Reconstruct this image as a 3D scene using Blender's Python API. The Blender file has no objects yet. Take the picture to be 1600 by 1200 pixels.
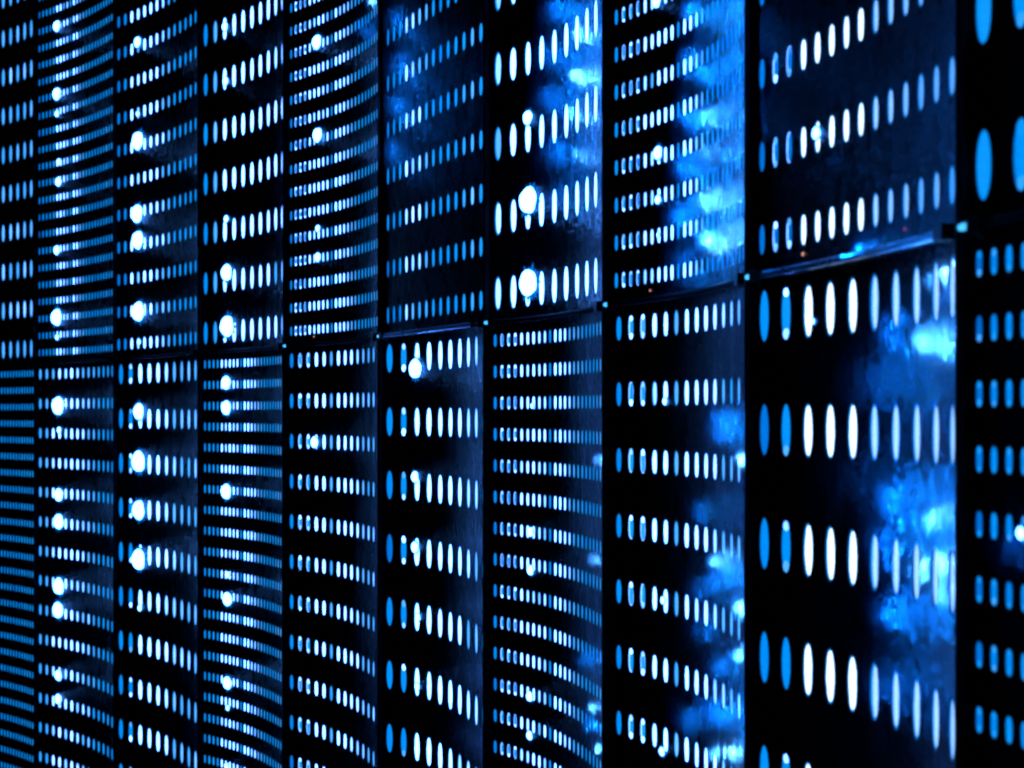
# Curved wall of black perforated server cabinets lit from inside with blue light.
import bpy, math, random
from mathutils import Vector

random.seed(7)
C = bpy.context.scene.collection
L = 0.16            # metres per pitch of the coarsest slot rows
H = 1.62            # eye height

# ------------------------------------------------------------------ plan of the wall
# plan points (x, depth) of the joints between the cabinet columns, in units of L
PX = [(-14.610, 33.898), (-11.812, 31.797), (-8.971, 28.986), (-6.287, 25.873), (-4.114, 23.310),
      (-2.075, 20.346), (-0.328, 17.241), (1.075, 14.337), (2.137, 11.396), (2.958, 8.333), (3.63, 4.90)]
# kind of slots, bow, skew of the bow, side margins (far, near) of every cabinet front
UP = [('large', .12, 0, .10, .30), ('fine', .138, 0, .124, .261), ('mid', .142, .089, .118, .349),
      ('large', .149, .12, .156, .232), ('fine', .22, .089, .15, .172), ('mid', -.029, .088, .265, .189),
      ('large', .253, -.022, .201, .229), ('fine', .268, .006, .135, .236), ('mid', .104, .044, .156, .21),
      ('large', .13, 0, .16, .2)]
LO = [('fine', .12, 0, .10, .22), ('mid', .178, .06, .153, .28), ('large', .179, .011, .196, .375),
      ('fine', .2, 0, .121, .189), ('mid', .222, -.007, .155, .212), ('large', .26, -.081, .187, .25),
      ('fine', .267, -.08, .14, .074), ('mid', .229, -.022, .182, .219), ('large', .24, .153, .165, .366),
      ('fine', .13, 0, .12, .16)]
KIND = {  # slots per row, row pitch, half height, lens exponent, first row upper, first row lower, rows upper, rows lower
    'large': (10, 1.0, .225, 2.15, -1.577, -.84, 10, 10),
    'mid': (14, .7285, .132, 2.5, -1.51, -.92, 14, 15),
    'fine': (24, .4185, .084, 3.0, -1.455, -.95, 25, 25)}
SEAM, TOP, BOT = -1.19, -11.9, 9.78


class Front:
    """the bowed front of one cabinet: a curve in plan, walked by arc length"""
    def __init__(self, i, b, e):
        P0, P1 = Vector(PX[i]), Vector(PX[i + 1])
        d = P1 - P0
        n = Vector((-d.y, d.x)).normalized()
        if n.dot(P0) < 0:
            n = -n
        Cc = (P0 + P1) / 2 + n * 2 * b + d * e
        self.pts = []
        N = 160
        for k in range(N + 1):
            t = k / N
            self.pts.append((1 - t) ** 2 * P0 + 2 * t * (1 - t) * Cc + t * t * P1)
        self.len = [0.0]
        for a, c in zip(self.pts, self.pts[1:]):
            self.len.append(self.len[-1] + (c - a).length)
        self.L = self.len[-1]

    def at(self, l):
        """plan point and outward normal (towards the aisle)"""
        N = len(self.pts) - 1
        k = 0
        lo, hi = 0, N
        while hi - lo > 1:
            m = (lo + hi) // 2
            if self.len[m] <= l:
                lo = m
            else:
                hi = m
        k = min(lo, N - 1)
        a, c = self.pts[k], self.pts[k + 1]
        f = (l - self.len[k]) / max(1e-9, self.len[k + 1] - self.len[k])
        p = a + (c - a) * f
        ka, kc = max(0, k - 2), min(N, k + 3)
        d = (self.pts[kc] - self.pts[ka]).normalized()
        n = Vector((d.y, -d.x))
        if n.dot(p) > 0:
            n = -n
        return p, n

    def w(self, l, v, out=0.0):
        """world position: arc length l, height v (down, 0 = eye level), out = towards the aisle"""
        p, n = self.at(l)
        q = p + n * out
        return Vector((q.x * L, q.y * L, H - v * L))

    def l_of_x(self, x):
        """arc length of the point that lies in direction x (tangent of the bearing)"""
        best, bl = 9e9, 0
        for k, p in enumerate(self.pts):
            d = abs(p.x / p.y - x)
            if d < best:
                best, bl = d, self.len[k]
        return bl


# ------------------------------------------------------------------ materials
def nt(name):
    m = bpy.data.materials.new(name)
    m.use_nodes = True
    t = m.node_tree
    t.nodes.clear()
    return m, t, t.nodes.new('ShaderNodeOutputMaterial')


def panel_mat():
    m, t, out = nt('black_lacquered_metal')
    N, K = t.nodes.new, t.links.new
    b = N('ShaderNodeBsdfPrincipled')
    b.inputs['Base Color'].default_value = (.001, .004, .01, 1)
    b.inputs['Specular IOR Level'].default_value = .7
    b.inputs['Specular Tint'].default_value = (.1, .7, 1, 1)
    uv = N('ShaderNodeUVMap')
    uv.uv_map = 'UVMap'
    # patchy polish
    mp = N('ShaderNodeMapping')
    mp.inputs['Scale'].default_value = (38, 16, 1)
    K(uv.outputs[0], mp.inputs[0])
    n1 = N('ShaderNodeTexNoise')
    n1.inputs['Scale'].default_value = 1
    n1.inputs['Detail'].default_value = 5
    n1.inputs['Distortion'].default_value = .8
    K(mp.outputs[0], n1.inputs['Vector'])
    mr = N('ShaderNodeMapRange')
    mr.inputs['From Min'].default_value = .35
    mr.inputs['From Max'].default_value = .68
    mr.inputs['To Min'].default_value = .24
    mr.inputs['To Max'].default_value = .34
    K(n1.outputs['Fac'], mr.inputs['Value'])
    K(mr.outputs[0], b.inputs['Roughness'])
    # brushed grain and fine orange peel
    def flakes(sc, tilt, nrm=None):
        mp2 = N('ShaderNodeMapping')
        mp2.inputs['Scale'].default_value = sc
        K(uv.outputs[0], mp2.inputs[0])
        vo = N('ShaderNodeTexVoronoi')
        vo.inputs['Scale'].default_value = 1
        K(mp2.outputs[0], vo.inputs['Vector'])
        sb = N('ShaderNodeVectorMath')
        sb.operation = 'SUBTRACT'
        sb.inputs[1].default_value = (.5, .5, .5)
        K(vo.outputs['Color'], sb.inputs[0])
        m_ = N('ShaderNodeVectorMath')
        m_.operation = 'MULTIPLY'
        m_.inputs[1].default_value = tilt
        K(sb.outputs[0], m_.inputs[0])
        return m_
    fa = flakes((480, 560, 1), (.04, .04, .5))
    fb = flakes((90, 200, 1), (.015, .015, .3))
    sm = N('ShaderNodeVectorMath')
    sm.operation = 'ADD'
    K(fa.outputs[0], sm.inputs[0])
    K(fb.outputs[0], sm.inputs[1])
    mp3 = N('ShaderNodeMapping')
    mp3.inputs['Scale'].default_value = (14, 11, 1)
    K(uv.outputs[0], mp3.inputs[0])
    n3 = N('ShaderNodeTexNoise')
    n3.inputs['Scale'].default_value = 1
    n3.inputs['Detail'].default_value = 2
    K(mp3.outputs[0], n3.inputs['Vector'])
    b3 = N('ShaderNodeBump')
    b3.inputs['Strength'].default_value = .16
    b3.inputs['Distance'].default_value = .004
    K(n3.outputs['Fac'], b3.inputs['Height'])
    ad = N('ShaderNodeVectorMath')
    ad.operation = 'ADD'
    K(b3.outputs[0], ad.inputs[0])
    K(sm.outputs[0], ad.inputs[1])
    no = N('ShaderNodeVectorMath')
    no.operation = 'NORMALIZE'
    K(ad.outputs[0], no.inputs[0])
    K(no.outputs[0], b.inputs['Normal'])
    K(b.outputs[0], out.inputs[0])
    return m


def plain(name, col, rough, metal=0.0, spec=.5):
    m, t, out = nt(name)
    N, K = t.nodes.new, t.links.new
    b = N('ShaderNodeBsdfPrincipled')
    b.inputs['Base Color'].default_value = (*col, 1)
    b.inputs['Metallic'].default_value = metal
    b.inputs['Specular IOR Level'].default_value = spec
    g = N('ShaderNodeNewGeometry')
    n = N('ShaderNodeTexNoise')
    n.inputs['Scale'].default_value = 60
    n.inputs['Detail'].default_value = 4
    K(g.outputs['Position'], n.inputs['Vector'])
    mr = N('ShaderNodeMapRange')
    mr.inputs['To Min'].default_value = max(0, rough - .12)
    mr.inputs['To Max'].default_value = rough + .12
    K(n.outputs['Fac'], mr.inputs['Value'])
    K(mr.outputs[0], b.inputs['Roughness'])
    K(b.outputs[0], out.inputs[0])
    return m


def slot_light_mat():
    """diffuser lenses of the slots: backlight falloff and edge halo painted into the face emission; grainy plastic"""
    m, t, out = nt('slot_diffuser_light')
    N, K = t.nodes.new, t.links.new
    a = N('ShaderNodeAttribute')
    a.attribute_name = 'lamp'  # slot glow and its falloff, painted per face
    g = N('ShaderNodeNewGeometry')
    n = N('ShaderNodeTexNoise')
    n.inputs['Scale'].default_value = 900
    n.inputs['Detail'].default_value = 2
    K(g.outputs['Position'], n.inputs['Vector'])
    mr = N('ShaderNodeMapRange')
    mr.inputs['From Min'].default_value = .3
    mr.inputs['From Max'].default_value = .7
    mr.inputs['To Min'].default_value = .6
    mr.inputs['To Max'].default_value = 1.4
    K(n.outputs['Fac'], mr.inputs['Value'])
    e = N('ShaderNodeEmission')
    K(a.outputs['Color'], e.inputs['Color'])
    K(mr.outputs[0], e.inputs['Strength'])
    K(e.outputs[0], out.inputs[0])
    m.cycles.emission_sampling = 'FRONT'
    return m


def emit(name, col, s, sampling='FRONT'):
    m, t, out = nt(name)
    e = t.nodes.new('ShaderNodeEmission')
    e.inputs['Color'].default_value = (*col, 1)
    e.inputs['Strength'].default_value = s
    t.links.new(e.outputs[0], out.inputs[0])
    m.cycles.emission_sampling = sampling
    return m


M_PANEL = panel_mat()
M_SLOT = slot_light_mat()
M_POST = plain('matt_black_post', (.004, .004, .006), .6, 0, .1)
M_CASE = plain('black_case_metal', (.004, .004, .006), .5, 0, .2)
M_STRIP = plain('grey_edge_strip', (.16, .13, .2), .35, .6)
M_ROD = plain('polished_steel_rod', (.3, .38, .45), .3, 1.0)
M_DROD = plain('dim_lit_steel_rod', (.002, .003, .006), .6, 0, .1)  # same rail steel for dimly lit columns, dimness painted into the colour
M_CLIP = plain('black_plastic_clip', (.006, .006, .008), .4)
M_LED = emit('led_white_blue', (.07, .28, 1), 15)
M_STAR_GLOW = emit('led_star_glow_blue', (0.0, .16, .75), 1.0)  # added glow around the lamps, no real fitting
M_TIP = emit('connector_blue_light', (.05, .45, 1), 1.6)
M_RED = emit('status_salmon_light', (1.0, .42, .36), .85)
M_DRED = emit('status_dull_red_light', (.32, .07, .16), .6)
M_FLOOR = plain('dark_raised_floor', (.01, .01, .014), .5)


# ------------------------------------------------------------------ helpers
def link(o):
    C.objects.link(o)
    return o


def mesh_obj(name, verts, faces, mat, parent=None, org=Vector((0, 0, 0)), smooth=False, uvs=None, cols=None):
    me = bpy.data.meshes.new(name)
    me.from_pydata([tuple(v - org) for v in verts], [], faces)
    if uvs is not None:
        uvl = me.uv_layers.new(name='UVMap')
        flat = [0.0] * (2 * len(me.loops))
        for i, lp in enumerate(me.loops):
            flat[2 * i], flat[2 * i + 1] = uvs[lp.vertex_index]
        uvl.data.foreach_set('uv', flat)
    if cols is not None:
        at = me.attributes.new('lamp', 'FLOAT_COLOR', 'FACE')  # slot glow and its falloff, painted per face
        at.data.foreach_set('color', [c for q in cols for c in (*q, 1.0)])
    me.materials.append(mat)
    if smooth:
        me.polygons.foreach_set('use_smooth', [True] * len(me.polygons))
    me.update()
    o = link(bpy.data.objects.new(name, me))
    if parent is not None:
        o.parent = parent
    else:
        o.location = org
    return o


def empty(name, loc, label, cat, group=None):
    o = link(bpy.data.objects.new(name, None))
    o.empty_display_size = .1
    o.location = loc
    o['label'] = label
    o['category'] = cat
    if group:
        o['group'] = group
    return o


def structure(o):
    o['kind'] = 'structure'
    return o


def box(vs, fs, P, X, Y, Z):
    """box centred at P with half axes X, Y, Z"""
    b = len(vs)
    for sz in (-1, 1):
        for sy in (-1, 1):
            for sx in (-1, 1):
                vs.append(P + X * sx + Y * sy + Z * sz)
    for f in ((0, 2, 3, 1), (4, 5, 7, 6), (0, 1, 5, 4), (2, 6, 7, 3), (0, 4, 6, 2), (1, 3, 7, 5)):
        fs.append([b + i for i in f])


def tube(pts, r, n=12, caps=True):
    vs, fs = [], []
    up = Vector((0, 0, 1))
    for k, p in enumerate(pts):
        d = (pts[min(k + 1, len(pts) - 1)] - pts[max(k - 1, 0)]).normalized()
        s = d.cross(up).normalized()
        u = s.cross(d)
        rr = r[k] if isinstance(r, (list, tuple)) else r
        for j in range(n):
            a = 2 * math.pi * j / n
            vs.append(p + s * (math.cos(a) * rr) + u * (math.sin(a) * rr))
    for k in range(len(pts) - 1):
        for j in range(n):
            j2 = (j + 1) % n
            fs.append([k * n + j, k * n + j2, (k + 1) * n + j2, (k + 1) * n + j])
    if caps:
        fs.append(list(range(n))[::-1])
        fs.append([(len(pts) - 1) * n + j for j in range(n)])
    return vs, fs


def superell(a, w, h, ex):
    c, s = math.cos(a), math.sin(a)
    return (w * math.copysign(abs(c) ** (2 / ex), c), h * math.copysign(abs(s) ** (2 / ex), s))


# ------------------------------------------------------------------ glow colours of the slots, backlight falloff painted in
KEYS = [(0, (0, .05, .30)), (.2, (0, .17, .75)), (.4, (0.0, .30, 1.05)), (.6, (.01, .37, 1.15)),
        (.75, (.12, .56, 1.5)), (.88, (.90, 2.2, 9.5)), (1, (1.03, 3.7, 20.0))]


def ramp(e):
    e = max(0, min(1, e))
    for (a, ca), (b, cb) in zip(KEYS, KEYS[1:]):
        if e <= b:
            f = (e - a) / (b - a)
            return tuple(x + (y - x) * f for x, y in zip(ca, cb))
    return KEYS[-1][1]


def level(kind, i, col, upper):
    """how bright slot i of a row is; returns (core level, dots at the ends?)"""
    if kind == 'large':
        t = [.38, .42, 1, 1, 1, .97, .9, .84, .8, .78][i]
        if col == 1:
            t = .72
        if col == 4:
            t = [.38, .7, .97, .97, .96, .93, .9, .88, .86, .85][i]
        if col == 7:
            t = [.8, .9, 1, 1, 1, 1, .98, .95, .9, .86][i]
        if col == 10:
            t = [.5, .45, .5, .8, .9, .9, .8, .7, .6, .5][i]
        if col == 3:
            t = [.36, .4, .98, .97, .96, .85, .76, .74, .74, .74][i]
        dots = i == 1 and col in (3, 6, 9, 10)
    elif kind == 'mid':
        t = [.35, .6, .7, .95, .97, .72, 1, .96, .9, .82, .76, .73, .76, .76][i]
        if col == 3:
            t = [.25, .35, .92, .82, .93, .97, .84, .78, .7, .5, .5, .45, .5, .42][i]
        if col == 2:
            t = [.66, .7, .84, .92, .86, .96, .84, .8, .76, .66, .6, .55, .55, .45][i]
        if col == 6:
            t = [.34, .4, .5, .85, .8, .8, .68, .5, .44, .46, .5, .6, .72, .55][i]
        if col == 9:
            t = [.25, .35, .34, .97, .96, .97, 1, .94, .76, .68, .62, .5, .52, .42][i]
        dots = i in (1, 2) and col in (5, 8, 9)
    else:
        t = [.32, .5, .52, .5, .9, .88, .96, .88, .84, .46, .97, .95, .85, .8, .72, .66, .58, .5, .48, .5, .6, .68, .66, .4][i]
        if col == 1:
            t = .4 if i < 19 else .52
        if col == 2:
            t = [.2, .35, .38, .4, .62, .9, .92, .86, .8, .55, .95, .84, .74, .66, .55, .45, .42, .42, .42, .44, .46, .62, .44, .5][i]
        if col == 8 and upper:
            t = [.4, .5, .52, .4, .85, .85, .96, .96, .96, .45, 1, .92, .8, .7, .5, .42, .38, .34, .32, .32, .34, .5, .5, .4][i]
        if col == 10:
            t = [.22, .36, .37, .38, .4, .4, .5, .6, .6, .5][i] if i < 10 else .4
        dots = col == 10 or (i in (1, 2, 3) and col in (5, 7, 8))
    return t, dots


# ------------------------------------------------------------------ one cabinet
BASE_Z = 0.0


def make_cabinet(ci, upper, spec, label, lamps, status):
    """ci = column 1..10; lamps: (x, y, r) as seen along the bearing x/2000 and drop y"""
    kind, bow, skew, ma, mc = spec
    fr = Front(ci - 1, bow, skew)
    n, pitch, hh, ex, v_up, v_lo, r_up, r_lo = KIND[kind]
    v0 = v_up if upper else v_lo
    rows = r_up if upper else r_lo
    vr = [v0 - k * pitch if upper else v0 + k * pitch for k in range(rows)]
    vt, vb = (TOP, SEAM - .022) if upper else (SEAM + .022, BOT)
    sp = (fr.L - ma - mc) / (n - 1)
    hw = sp * (.215 if kind != 'fine' else .225)
    ls = [ma + sp * i for i in range(n)]
    mid = fr.w(fr.L / 2, vb)
    root = empty('server_cabinet', mid, label, 'server cabinet', 'server cabinets of the curved wall')
    org = mid

    # --- front panel with real openings
    vs, fs, uvs = [], [], []

    def add(l, v, out=0.0):
        vs.append(fr.w(l, v, out))
        uvs.append((l * L + ci * 1.7, v * L + (9.3 if upper else 0)))
        return len(vs) - 1
    Nh = {'large': 28, 'mid': 20, 'fine': 16}[kind]
    angs = [2 * math.pi * (j + .5) / Nh for j in range(Nh)]
    TH = -.02
    cell_l = [max(.0, ls[0] - sp / 2)] + [(a + b) / 2 for a, b in zip(ls, ls[1:])] + [min(fr.L, ls[-1] + sp / 2)]
    edge0, edge1 = .03, fr.L - .03
    top_rows = sorted(vr)
    for v in top_rows:
        for i, lc in enumerate(ls):
            l0, l1 = cell_l[i], cell_l[i + 1]
            va, vb_ = v - pitch / 2, v + pitch / 2
            hole, wall, rect = [], [], []
            for a in angs:
                x, y = superell(a, hw, hh, ex)
                hole.append(add(lc + x, v + y))
                wall.append(add(lc + x, v + y, TH))
                # point on the cell rectangle, same direction in the stretched cell
                cx, cy = math.cos(a), math.sin(a)
                k = 1 / max(abs(cx), abs(cy))
                rx, ry = cx * k, cy * k
                rl = lc + (rx * (l1 - lc) if rx > 0 else rx * (lc - l0))
                rect.append(add(rl, v + ry * pitch / 2))
            for j in range(Nh):
                j2 = (j + 1) % Nh
                fs.append([rect[j], rect[j2], hole[j2], hole[j]])
                fs.append([hole[j], hole[j2], wall[j2], wall[j]])
            # corners of the cell
            cor = {}
            for sx in (-1, 1):
                for sy in (-1, 1):
                    cor[(sx, sy)] = add(l1 if sx > 0 else l0, vb_ if sy > 0 else va)
            q = Nh // 4
            h8 = Nh // 8
            # find the two ring points astride each corner
            for (sx, sy), c in cor.items():
                a = math.atan2(sy, sx) % (2 * math.pi)
                j = int((a / (2 * math.pi)) * Nh - .5)
                fs.append([rect[j], c, rect[(j + 1) % Nh]])
    # plain margins: left strip, right strip, top, bottom
    vmin, vmax = top_rows[0] - pitch / 2, top_rows[-1] + pitch / 2
    vmin, vmax = max(vmin, vt), min(vmax, vb)

    def strip(la, lb, va, vb_, nl=4):
        for k in range(nl):
            a = la + (lb - la) * k / nl
            b = la + (lb - la) * (k + 1) / nl
            fs.append([add(a, va), add(b, va), add(b, vb_), add(a, vb_)])
    strip(edge0, cell_l[0], vt, vb, 2)
    strip(cell_l[-1], edge1, vt, vb, 4)
    if vt < vmin:
        strip(cell_l[0], cell_l[-1], vt, vmin, 30)
    if vmax < vb:
        strip(cell_l[0], cell_l[-1], vmax, vb, 30)
    # folded top and bottom edge
    for v in (vt, vb):
        for k in range(24):
            a = edge0 + (edge1 - edge0) * k / 24
            b = edge0 + (edge1 - edge0) * (k + 1) / 24
            fs.append([add(a, v), add(b, v), add(b, v, -.12), add(a, v, -.12)])
    mesh_obj('front_panel', vs, fs, M_PANEL, root, org, uvs=uvs)

    # --- case behind the panel
    vs, fs = [], []
    NB = 10
    for v in (vt + .03, vb - .03):
        for o_ in (-.10, -3.2):
            for k in range(NB + 1):
                vs.append(fr.w(.06 + (fr.L - .12) * k / NB, v, o_))
    g = NB + 1
    for k in range(NB):
        fs.append([k, k + 1, 2 * g + k + 1, 2 * g + k])                 # front
        fs.append([g + k, g + k + 1, 3 * g + k + 1, 3 * g + k])         # back
        fs.append([k, k + 1, g + k + 1, g + k])                         # top
        fs.append([2 * g + k, 2 * g + k + 1, 3 * g + k + 1, 3 * g + k])
    for k in (0, NB):
        fs.append([k, g + k, 3 * g + k, 2 * g + k])
    mesh_obj('case', vs, fs, M_CASE, root, org)

    # --- lit rows
    dif = {'large': .012, 'mid': .010, 'fine': .007}[kind]
    n_in = {'large': 20, 'mid': 16, 'fine': 12}[kind]
    an = [2 * math.pi * (j + .5) / n_in for j in range(n_in)]
    for v in vr:
        vs, fs, cols, key = [], [], [], {}

        def shared(l, vv, out):
            k = (round(l, 4), round(vv, 4))
            if k not in key:
                vs.append(fr.w(l, vv, out))
                key[k] = len(vs) - 1
            return key[k]
        row_j = random.uniform(-.03, .03)
        hb = min(hh * 1.2, pitch * .48)
        for i, lc in enumerate(ls):
            e, dots = level(kind, i, ci, upper)
            e += row_j + random.uniform(-.05, .05)
            if random.random() < .03:
                e -= .12
            core = ramp(e)
            glow_rim = ramp(min(e * .62, .42) if e > .6 else e - .06)  # blue halo of the slot, painted as a glowing outer ring
            cw, ch = (.80, .92) if e > .85 else (.66, .88)
            if ci >= 9 and kind != 'fine' and i >= (5 if kind == 'large' else 8):
                q = min(1, max(0, (e - .35) / .5))
                core = (.05 + .40 * q, .36 + .54 * q, 1.15 + .6 * q)
                glow_rim = (0, .25, .98)
                cw, ch = .52, .88
            if ci >= 9 and e > .85 and core[2] > 3:
                core, cw, ch = (1.5, 2.3, 3.6), .74, .92
            if dots and kind != 'large' and ci < 10:
                core, glow_rim = ramp(e - .12), ramp(.82)
                cw, ch = .72, .93
            W, Hh = hw * 1.01, hh * 1.003
            b = len(vs)
            jx = random.uniform(-.1, .25) * hw * .6
            for a in an:
                x, y = superell(a, W, Hh, ex)
                vs.append(fr.w(lc + x, v + y, -dif))
            for a in an:
                x, y = superell(a, W * cw, Hh * ch, ex)
                wob = 1 + random.uniform(-.09, .09)
                vs.append(fr.w(lc + x * wob + jx, v + y, -dif * .8))
            for j in range(n_in):
                j2 = (j + 1) % n_in
                fs.append([b + j, b + j2, b + n_in + j2, b + n_in + j])
                cols.append(glow_rim)
            fs.append([b + n_in + j for j in range(n_in)])
            cols.append(core)
            # black sheet that only joins the slots of the row, hidden behind the panel
            l0, l1 = cell_l[i], cell_l[i + 1]
            rect = []
            for a in an:
                cx, cy = math.cos(a), math.sin(a)
                k = 1 / max(abs(cx), abs(cy))
                rx, ry = cx * k, cy * k
                rl = lc + (rx * (l1 - lc) if rx > 0 else rx * (lc - l0))
                rect.append(shared(rl, v + ry * hb, -.034))
            for j in range(n_in):
                j2 = (j + 1) % n_in
                fs.append([rect[j], rect[j2], b + j2, b + j])
                cols.append((0, 0, 0))
            if dots:  # glowing discs added for the bright spots at both slot ends
                for sgn in (-1, 1):
                    if random.random() < .22:
                        continue
                    rr = hw * random.uniform(.6, .8)
                    b2 = len(vs)
                    dc = ramp((.8 if ci < 10 else .52) + random.uniform(-.1, .15))
                    for a in range(10):
                        a = 2 * math.pi * a / 10
                        vs.append(fr.w(lc + rr * math.cos(a) * .9, v + sgn * (hh - rr * 1.1) + rr * math.sin(a), -dif * .55))
                    fs.append([b2 + j for j in range(10)])
                    cols.append(dc)
        mesh_obj('slot_light_row', vs, fs, M_SLOT, root, org, cols=cols)

    # --- indicator lamps on the panel
    for (x, y, r) in lamps:
        l = fr.l_of_x((x - 800) / 2000)
        p, nn = fr.at(l)
        s = 2000 / p.y
        v = (y - 643) / s
        rad = r / s * 1.15
        make_lamp(fr, l, v, rad, r, root, org)
    for (x, y, r, mat) in status:
        l = fr.l_of_x((x - 800) / 2000)
        p, nn = fr.at(l)
        s = 2000 / p.y
        v = (y - 643) / s
        c = fr.w(l, v, .012)
        vs, fs = dome(c, fr, l, r / s, .5, 10, 4)
        mesh_obj('status_light', vs, fs, mat, root, org, smooth=True)
    return root


def frame_axes(fr, l):
    p, nn = fr.at(l)
    N = Vector((nn.x, nn.y, 0))
    T = Vector((0, 0, 1)).cross(N)
    return N, T, Vector((0, 0, 1))


def dome(c, fr, l, rad, flat, n=20, m=6, wob=0):
    N, T, U = frame_axes(fr, l)
    vs, fs = [], []
    ph = [random.uniform(0, 6.28) for _ in range(3)]
    for k in range(m):
        t = k / m * math.pi / 2
        for j in range(n):
            a = 2 * math.pi * j / n
            rr = rad * (1 + wob * (math.sin(5 * a + ph[0]) * .5 + math.sin(3 * a + ph[1]) * .5))
            vs.append(c + (T * math.cos(a) + U * math.sin(a)) * (rr * math.cos(t) * L) + N * (rad * flat * math.sin(t) * L))
    vs.append(c + N * (rad * flat * L))
    for k in range(m - 1):
        for j in range(n):
            j2 = (j + 1) % n
            fs.append([k * n + j, k * n + j2, (k + 1) * n + j2, (k + 1) * n + j])
    for j in range(n):
        fs.append([(m - 1) * n + j, (m - 1) * n + (j + 1) % n, len(vs) - 1])
    return vs, fs


def make_lamp(fr, l, v, rad, r, root, org):
    c = fr.w(l, v, .006)
    vs, fs = dome(c, fr, l, rad, .6, 24, 7, .06)
    lamp = mesh_obj('indicator_lamp', vs, fs, M_LED, root, org, smooth=True)
    # toothed glowing ring, an added shape imitating the star-shaped glare
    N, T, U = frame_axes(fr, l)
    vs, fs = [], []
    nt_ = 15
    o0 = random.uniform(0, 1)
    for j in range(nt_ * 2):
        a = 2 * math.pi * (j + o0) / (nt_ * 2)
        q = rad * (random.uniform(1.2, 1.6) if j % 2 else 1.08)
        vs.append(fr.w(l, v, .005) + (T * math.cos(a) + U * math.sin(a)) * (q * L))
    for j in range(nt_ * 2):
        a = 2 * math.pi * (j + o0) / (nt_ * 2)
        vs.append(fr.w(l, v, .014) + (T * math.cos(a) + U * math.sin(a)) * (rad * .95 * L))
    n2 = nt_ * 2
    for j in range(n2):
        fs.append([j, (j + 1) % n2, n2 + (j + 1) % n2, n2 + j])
    mesh_obj('star_glow_ring', vs, fs, M_STAR_GLOW, lamp, Vector((0, 0, 0)) + org)
    return lamp


# lamps, as bearings (x, y, radius) measured on the wall
LAMPS = {
    (2, 1): [(90, 41, 7), (90, 147, 8), (90, 178, 4), (92, 253, 4), (92, 284, 6), (90, 391, 6), (90, 496, 11), (90, 527, 3.5)],
    (2, 0): [(92, 634, 12), (93, 672, 4), (93, 773, 8.5), (93, 815, 10), (93, 916, 11), (92, 953, 10.5), (92, 1055, 7), (92, 1092, 6.5)],
    (3, 1): [(216, 66, 7), (216, 178, 3.5), (217, 220, 12), (216, 334, 12), (217, 375, 12), (218, 487, 13), (218, 534, 3.5)],
    (3, 0): [(218, 643, 11), (218, 721, 14), (218, 797, 13), (218, 874, 14), (219, 950, 4)],
    (4, 1): [(352, 42, 5.5), (353, 127, 5.5), (354, 342, 4.5), (355, 426, 11), (356, 510, 14)],
    (4, 0): [(355, 598, 9), (355, 637, 9.5), (355, 768, 10), (356, 898, 4), (356, 936, 9), (356, 1067, 8.5), (356, 1106, 3.5), (355, 1197, 4)],
    (5, 1): [(496, 66, 9.5), (497, 211, 9.5), (498, 357, 4.5), (498, 402, 6)],
    (5, 0): [(493, 691, 7.5)],
    (6, 0): [(651, 576, 13), (650, 745, 7.5), (650, 855, 7.5), (654, 964, 5), (653, 1073, 5)],
    (7, 1): [(826, 184, 9.5), (827, 313, 18), (827, 442, 18)],
    (7, 0): [(832, 634, 3.5), (830, 831, 6), (830, 891, 6.5), (829, 1088, 6.5), (829, 1149, 6)],
    (8, 1): [(1028, 3, 8), (1030, 239, 9), (1029, 312, 6), (1029, 367, 3)],
    (8, 0): [(1040, 627, 5), (1038, 938, 5), (1036, 1174, 6)],
    (9, 1): [(1278, 208, 9)],
    (9, 0): [(1272, 502, 4)],
    (10, 0): [(1598, 833, 9)],
}
STATUS = {
    (9, 1): [(1257, 397, 3.2, M_RED), (1417, 358, 3.2, M_DRED)],
    (8, 1): [(1018, 454, 2, M_RED), (967, 473, 2, M_RED)],
    (5, 1): [(491, 526, 1.3, M_RED)],
    (7, 1): [(777, 501, 1.4, M_RED)],
    (10, 1): [(1535, 343, 3, M_DRED)],
}
ORD = ['', 'first', 'second', 'third', 'fourth', 'fifth', 'sixth', 'seventh', 'eighth', 'ninth', 'tenth']
WORD = {'large': 'tall wide-set lit slots', 'mid': 'medium lit slots', 'fine': 'small densely packed lit slots'}
EXTRA = {(1, 1): 'pale blue and no round lamps', (1, 0): 'evenly dim blue', (2, 1): 'eight small round lamps', (2, 0): 'eight glaring round lamps',
         (3, 1): 'seven round lamps', (3, 0): 'four big round lamps', (4, 1): 'two glaring lamps low down', (4, 0): 'a string of small lamps',
         (5, 1): 'four small lamps', (5, 0): 'one small lamp', (6, 1): 'no lamps', (6, 0): 'one glaring lamp at its top',
         (7, 1): 'two biggest round lamps', (7, 0): 'blue sheen at one edge', (8, 1): 'wide blue sheen', (8, 0): 'patchy blue sheen',
         (9, 1): 'one round lamp', (9, 0): 'glaring white ovals', (10, 1): 'blurred slots', (10, 0): 'blurred dumbbell slots'}
for ci in range(1, 11):
    for up in (1, 0):
        spec = (UP if up else LO)[ci - 1]
        label = '%s cabinet, %s column from left, %s, %s' % ('upper' if up else 'lower', ORD[ci], WORD[spec[0]], EXTRA[(ci, up)])
        make_cabinet(ci, bool(up), spec, label, LAMPS.get((ci, up), []), STATUS.get((ci, up), []))

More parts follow.
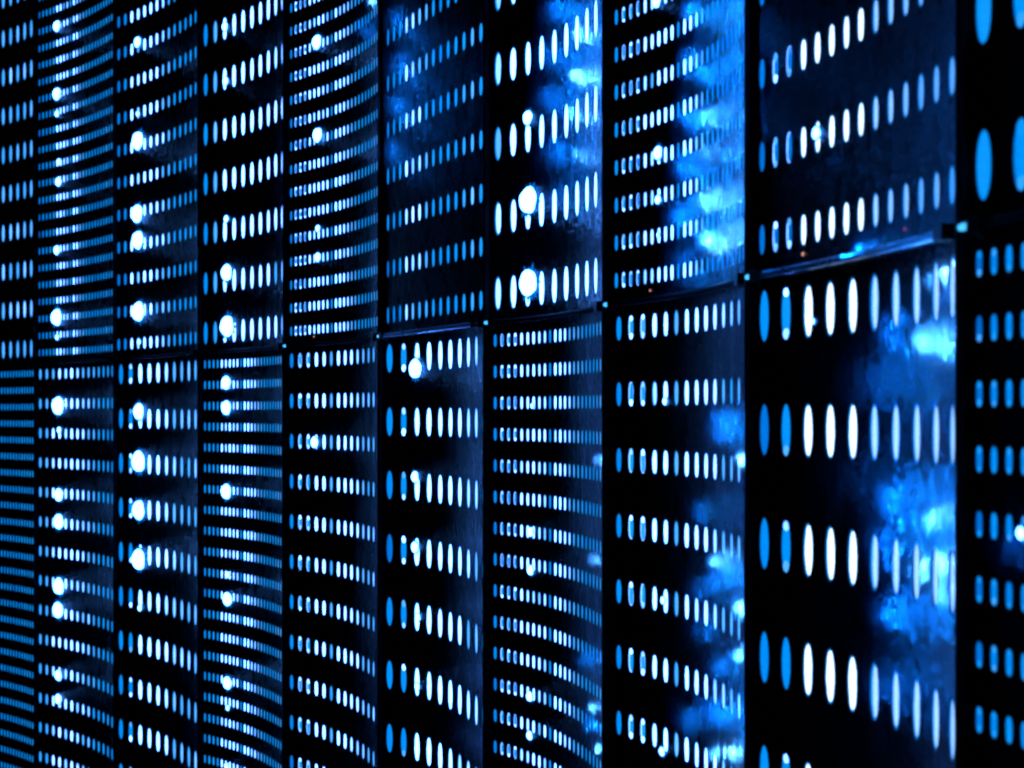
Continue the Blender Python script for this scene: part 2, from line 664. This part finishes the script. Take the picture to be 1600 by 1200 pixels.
# ------------------------------------------------------------------ posts between the columns
for i in range(0, 11):
    P = Vector(PX[i])
    a = Vector(PX[max(0, i - 1)])
    b = Vector(PX[min(10, i + 1)])
    d = (b - a).normalized()
    n = Vector((d.y, -d.x))
    if n.dot(P) > 0:
        n = -n
    D, N = Vector((d.x, d.y, 0)) * L, Vector((n.x, n.y, 0)) * L
    z0, z1 = H - BOT * L, H - TOP * L
    base = Vector((P.x * L, P.y * L, z0))
    nm = 'beside the first column' if i == 0 else ('beside the tenth column' if i == 10 else 'between the %s and %s cabinet columns' % (ORD[i], ORD[i + 1]))
    root = empty('rack_post', base, 'slim black vertical post %s from left' % nm, 'post', 'posts between the cabinet columns')
    vs, fs = [], []
    ww = .045 if i >= 8 else .04
    box(vs, fs, Vector((P.x * L, P.y * L, (z0 + z1) / 2)) - N * .03, D * ww, N * .085, Vector((0, 0, (z1 - z0) / 2)))
    mesh_obj('post_body', vs, fs, M_POST, root, base)
    vs, fs = [], []
    box(vs, fs, Vector((P.x * L, P.y * L, (z0 + z1) / 2)) + N * .058 - D * (ww * .6), D * .005, N * .0045, Vector((0, 0, (z1 - z0) / 2)))
    mesh_obj('edge_strip', vs, fs, M_STRIP, root, base)

# ------------------------------------------------------------------ rails along the joint between the two tiers
for ci in range(1, 11):
    bow, skew = UP[ci - 1][1], UP[ci - 1][2]
    fr = Front(ci - 1, min(bow, LO[ci - 1][1]), skew)
    base = fr.w(fr.L / 2, SEAM, .03)
    root = empty('guide_rail', base, 'thin steel rail over the joint of the %s cabinet column from left' % ORD[ci], 'rail', 'rails along the joint between the two tiers')
    pts = [fr.w(.12 + (fr.L - .3) * k / 24, SEAM + .0, .055) for k in range(25)]
    vs, fs = tube(pts, .034 * L, 12)
    mesh_obj('rod', vs, fs, M_ROD if ci in (6, 9) else M_DROD, root, base, smooth=True)
    for f in (.05, .62, .93):
        vs, fs = [], []
        l = fr.L * f
        N, T, U = frame_axes(fr, l)
        if f == .62:
            pts = [fr.w(l - .05, SEAM, .055), fr.w(l + .05, SEAM, .055)]
            vs, fs = tube(pts, .037 * L, 12)
            mesh_obj('sleeve', vs, fs, M_ROD if ci in (6, 9) else M_DROD, root, base, smooth=False)
        else:
            box(vs, fs, fr.w(l, SEAM - .005, .045), T * (.06 * L), N * (.05 * L), U * (.055 * L))
            mesh_obj('bracket', vs, fs, M_CLIP, root, base)
    # small lit connector that bridges the post before this column
    if ci < 5:
        continue
    a = fr.w(.0, SEAM, .07)
    b = fr.w(.16, SEAM, .07)
    m = (a + b) / 2
    d = (b - a).normalized()
    hl, rr = .07 * L, .024 * L
    ks = [(-1, .15), (-.9, .6), (-.75, .9), (-.5, 1), (.5, 1), (.75, .9), (.9, .6), (1, .15)]
    vs, fs = tube([m + d * (hl * k) for k, _ in ks], [rr * q for _, q in ks], 10)
    mesh_obj('connector', vs, fs, M_TIP, root, base, smooth=True)

# ------------------------------------------------------------------ floor
vs = [Vector((-8, -2, 0)), Vector((8, -2, 0)), Vector((8, 9, 0)), Vector((-8, 9, 0))]
structure(mesh_obj('floor', vs, [[0, 1, 2, 3]], M_FLOOR))
# ------------------------------------------------------------------ light
w = bpy.data.worlds.new('World')
bpy.context.scene.world = w
w.use_nodes = True
w.node_tree.nodes['Background'].inputs[0].default_value = (.3, .35, 1, 1)
w.node_tree.nodes['Background'].inputs[1].default_value = .002


def area(name, loc, target, sx, sy, power, col):
    ld = bpy.data.lights.new(name, 'AREA')
    ld.shape = 'RECTANGLE'
    ld.size, ld.size_y = sx, sy
    ld.energy = power
    ld.color = col
    o = link(bpy.data.objects.new(name, ld))
    o.location = loc
    o.rotation_euler = (Vector(target) - Vector(loc)).to_track_quat('-Z', 'Y').to_euler()
    return o


area('edge_fill_light', (-1.6, -1.2, 1.9), (0, 3, 1.6), 1.2, .6, 1.0, (.7, .62, 1))  # added fill without a visible source, lifts the post edge strips


def glint(ci, upper, x, y, d, power, col=(.002, .19, 1)):
    """a small added light with no visible source, whose mirror image lies on this cabinet front, seen at bearing x, drop y"""
    spec = (UP if upper else LO)[ci - 1]
    fr = Front(ci - 1, spec[1], spec[2])
    l = fr.l_of_x((x - 800) / 2000)
    p, n = fr.at(l)
    P = fr.w(l, (y - 643) * p.y / 2000)
    N = Vector((n.x, n.y, 0))
    D = (P - Vector((0, 0, H))).normalized()
    R = D - N * (2 * D.dot(N))
    q = P + R * d
    ld = bpy.data.lights.new('added_sheen_spot', 'SPOT')  # added light, stands in for the source of the sheen
    ld.energy = power
    ld.color = col
    ld.spot_size = math.radians(170)
    ld.spot_blend = 1
    ld.shadow_soft_size = .0
    o = link(bpy.data.objects.new('added_sheen_spot', ld))
    o.location = q
    o.rotation_euler = (P - q).to_track_quat('-Z', 'Y').to_euler()


B, Wt = (.002, .19, 1), (.07, .34, 1)
for a in [(8, 1, 1150, 20, .24, 0.324), (8, 1, 1148, 100, .24, 0.378), (8, 1, 1146, 180, .24, 0.432), (8, 1, 1142, 260, .24, 0.405), (8, 1, 1136, 340, .24, 0.48), (8, 1, 1120, 415, .2, 0.18),
          (8, 1, 1102, 313, .05, 0.279, Wt), (8, 1, 1106, 375, .05, 0.399, Wt), (8, 1, 1102, 182, .05, 0.112, Wt), (8, 1, 1102, 120, .05, 0.036), (8, 1, 1101, 240, .05, 0.08, Wt),
          (7, 1, 905, 20, .2, 0.372), (7, 1, 898, 90, .2, 0.423), (7, 1, 896, 160, .2, 0.372), (7, 1, 900, 240, .2, 0.254), (7, 1, 905, 310, .2, 0.135),
          (7, 1, 902, 53, .05, 0.266, Wt), (7, 1, 898, 118, .05, 0.372, Wt), (7, 1, 893, 180, .05, 0.16, Wt), (7, 1, 902, 243, .05, 0.066, Wt),
          (6, 1, 628, 40, .18, 0.229), (6, 1, 632, 110, .18, 0.343), (6, 1, 626, 170, .18, 0.286), (6, 1, 620, 240, .18, 0.172), (5, 1, 584, 3, .08, 0.16, Wt), (5, 1, 570, 45, .1, 0.06),
          (9, 0, 1478, 395, .2, 0.369), (9, 0, 1484, 430, .05, 0.186, Wt), (9, 0, 1465, 438, .05, 0.106, Wt), (9, 0, 1442, 533, .05, 0.266, Wt), (9, 0, 1440, 600, .2, 0.233), (9, 0, 1480, 520, .2, 0.175),
          (9, 0, 1475, 780, .2, 0.286), (9, 0, 1455, 812, .04, 0.106, Wt), (9, 0, 1470, 850, .2, 0.429), (9, 0, 1440, 890, .05, 0.213, Wt), (9, 0, 1474, 880, .05, 0.239, Wt),
          (9, 0, 1470, 925, .05, 0.066, Wt), (9, 0, 1478, 960, .2, 0.35), (9, 0, 1460, 1070, .2, 0.117), (9, 0, 1400, 740, .2, 0.074),
          (8, 0, 1160, 717, .05, 0.213, Wt), (8, 0, 1150, 670, .15, 0.162), (8, 0, 1116, 878, .04, 0.133, Wt), (8, 0, 1108, 920, .1, 0.081), (8, 0, 1156, 950, .05, 0.293, Wt),
          (8, 0, 1150, 900, .15, 0.162), (8, 0, 1158, 1024, .05, 0.186, Wt), (8, 0, 1086, 1120, .1, 0.095), (8, 0, 1120, 1178, .05, 0.133, Wt), (8, 0, 1142, 1178, .05, 0.133, Wt), (8, 0, 1145, 1110, .15, 0.203),
          (8, 0, 1140, 1040, .12, 0.108), (8, 0, 1108, 980, .1, 0.068), (8, 0, 1120, 650, .04, 0.041), (8, 0, 1100, 800, .08, 0.041),
          (7, 0, 935, 720, .05, 0.053, Wt), (7, 0, 928, 875, .05, 0.04, Wt), (7, 0, 920, 1030, .1, 0.065), (7, 0, 928, 1105, .05, 0.08, Wt), (7, 0, 936, 1170, .05, 0.133, Wt), (7, 0, 935, 1130, .12, 0.13),
          (9, 1, 1192, 60, .15, 0.05), (9, 1, 1192, 180, .15, 0.03), (10, 0, 1588, 850, .05, 0.03)]:
    glint(*a)

# ------------------------------------------------------------------ camera
cd = bpy.data.cameras.new('camera')
cam = link(bpy.data.objects.new('camera', cd))
cam.location = (0, 0, H)
cam.rotation_euler = (math.pi / 2, 0, 0)
cd.sensor_width = 36
cd.lens = 45
cd.shift_y = 43 / 1600
cd.clip_start = .05
cd.clip_end = 100
cd.dof.use_dof = True
cd.dof.focus_distance = 2000 / 108 * L
cd.dof.aperture_fstop = 5.2
sc = bpy.context.scene
sc.camera = cam
sc.render.engine = 'CYCLES'
sc.view_settings.view_transform = 'Standard'
sc.view_settings.look = 'None'
sc.view_settings.exposure = 0
sc.view_settings.gamma = 1
sc.cycles.use_denoising = True
sc.cycles.filter_width = 2.3
sc.cycles.max_bounces = 5
sc.cycles.glossy_bounces = 3
sc.cycles.diffuse_bounces = 2
sc.cycles.sample_clamp_indirect = 6
sc.cycles.caustics_reflective = True
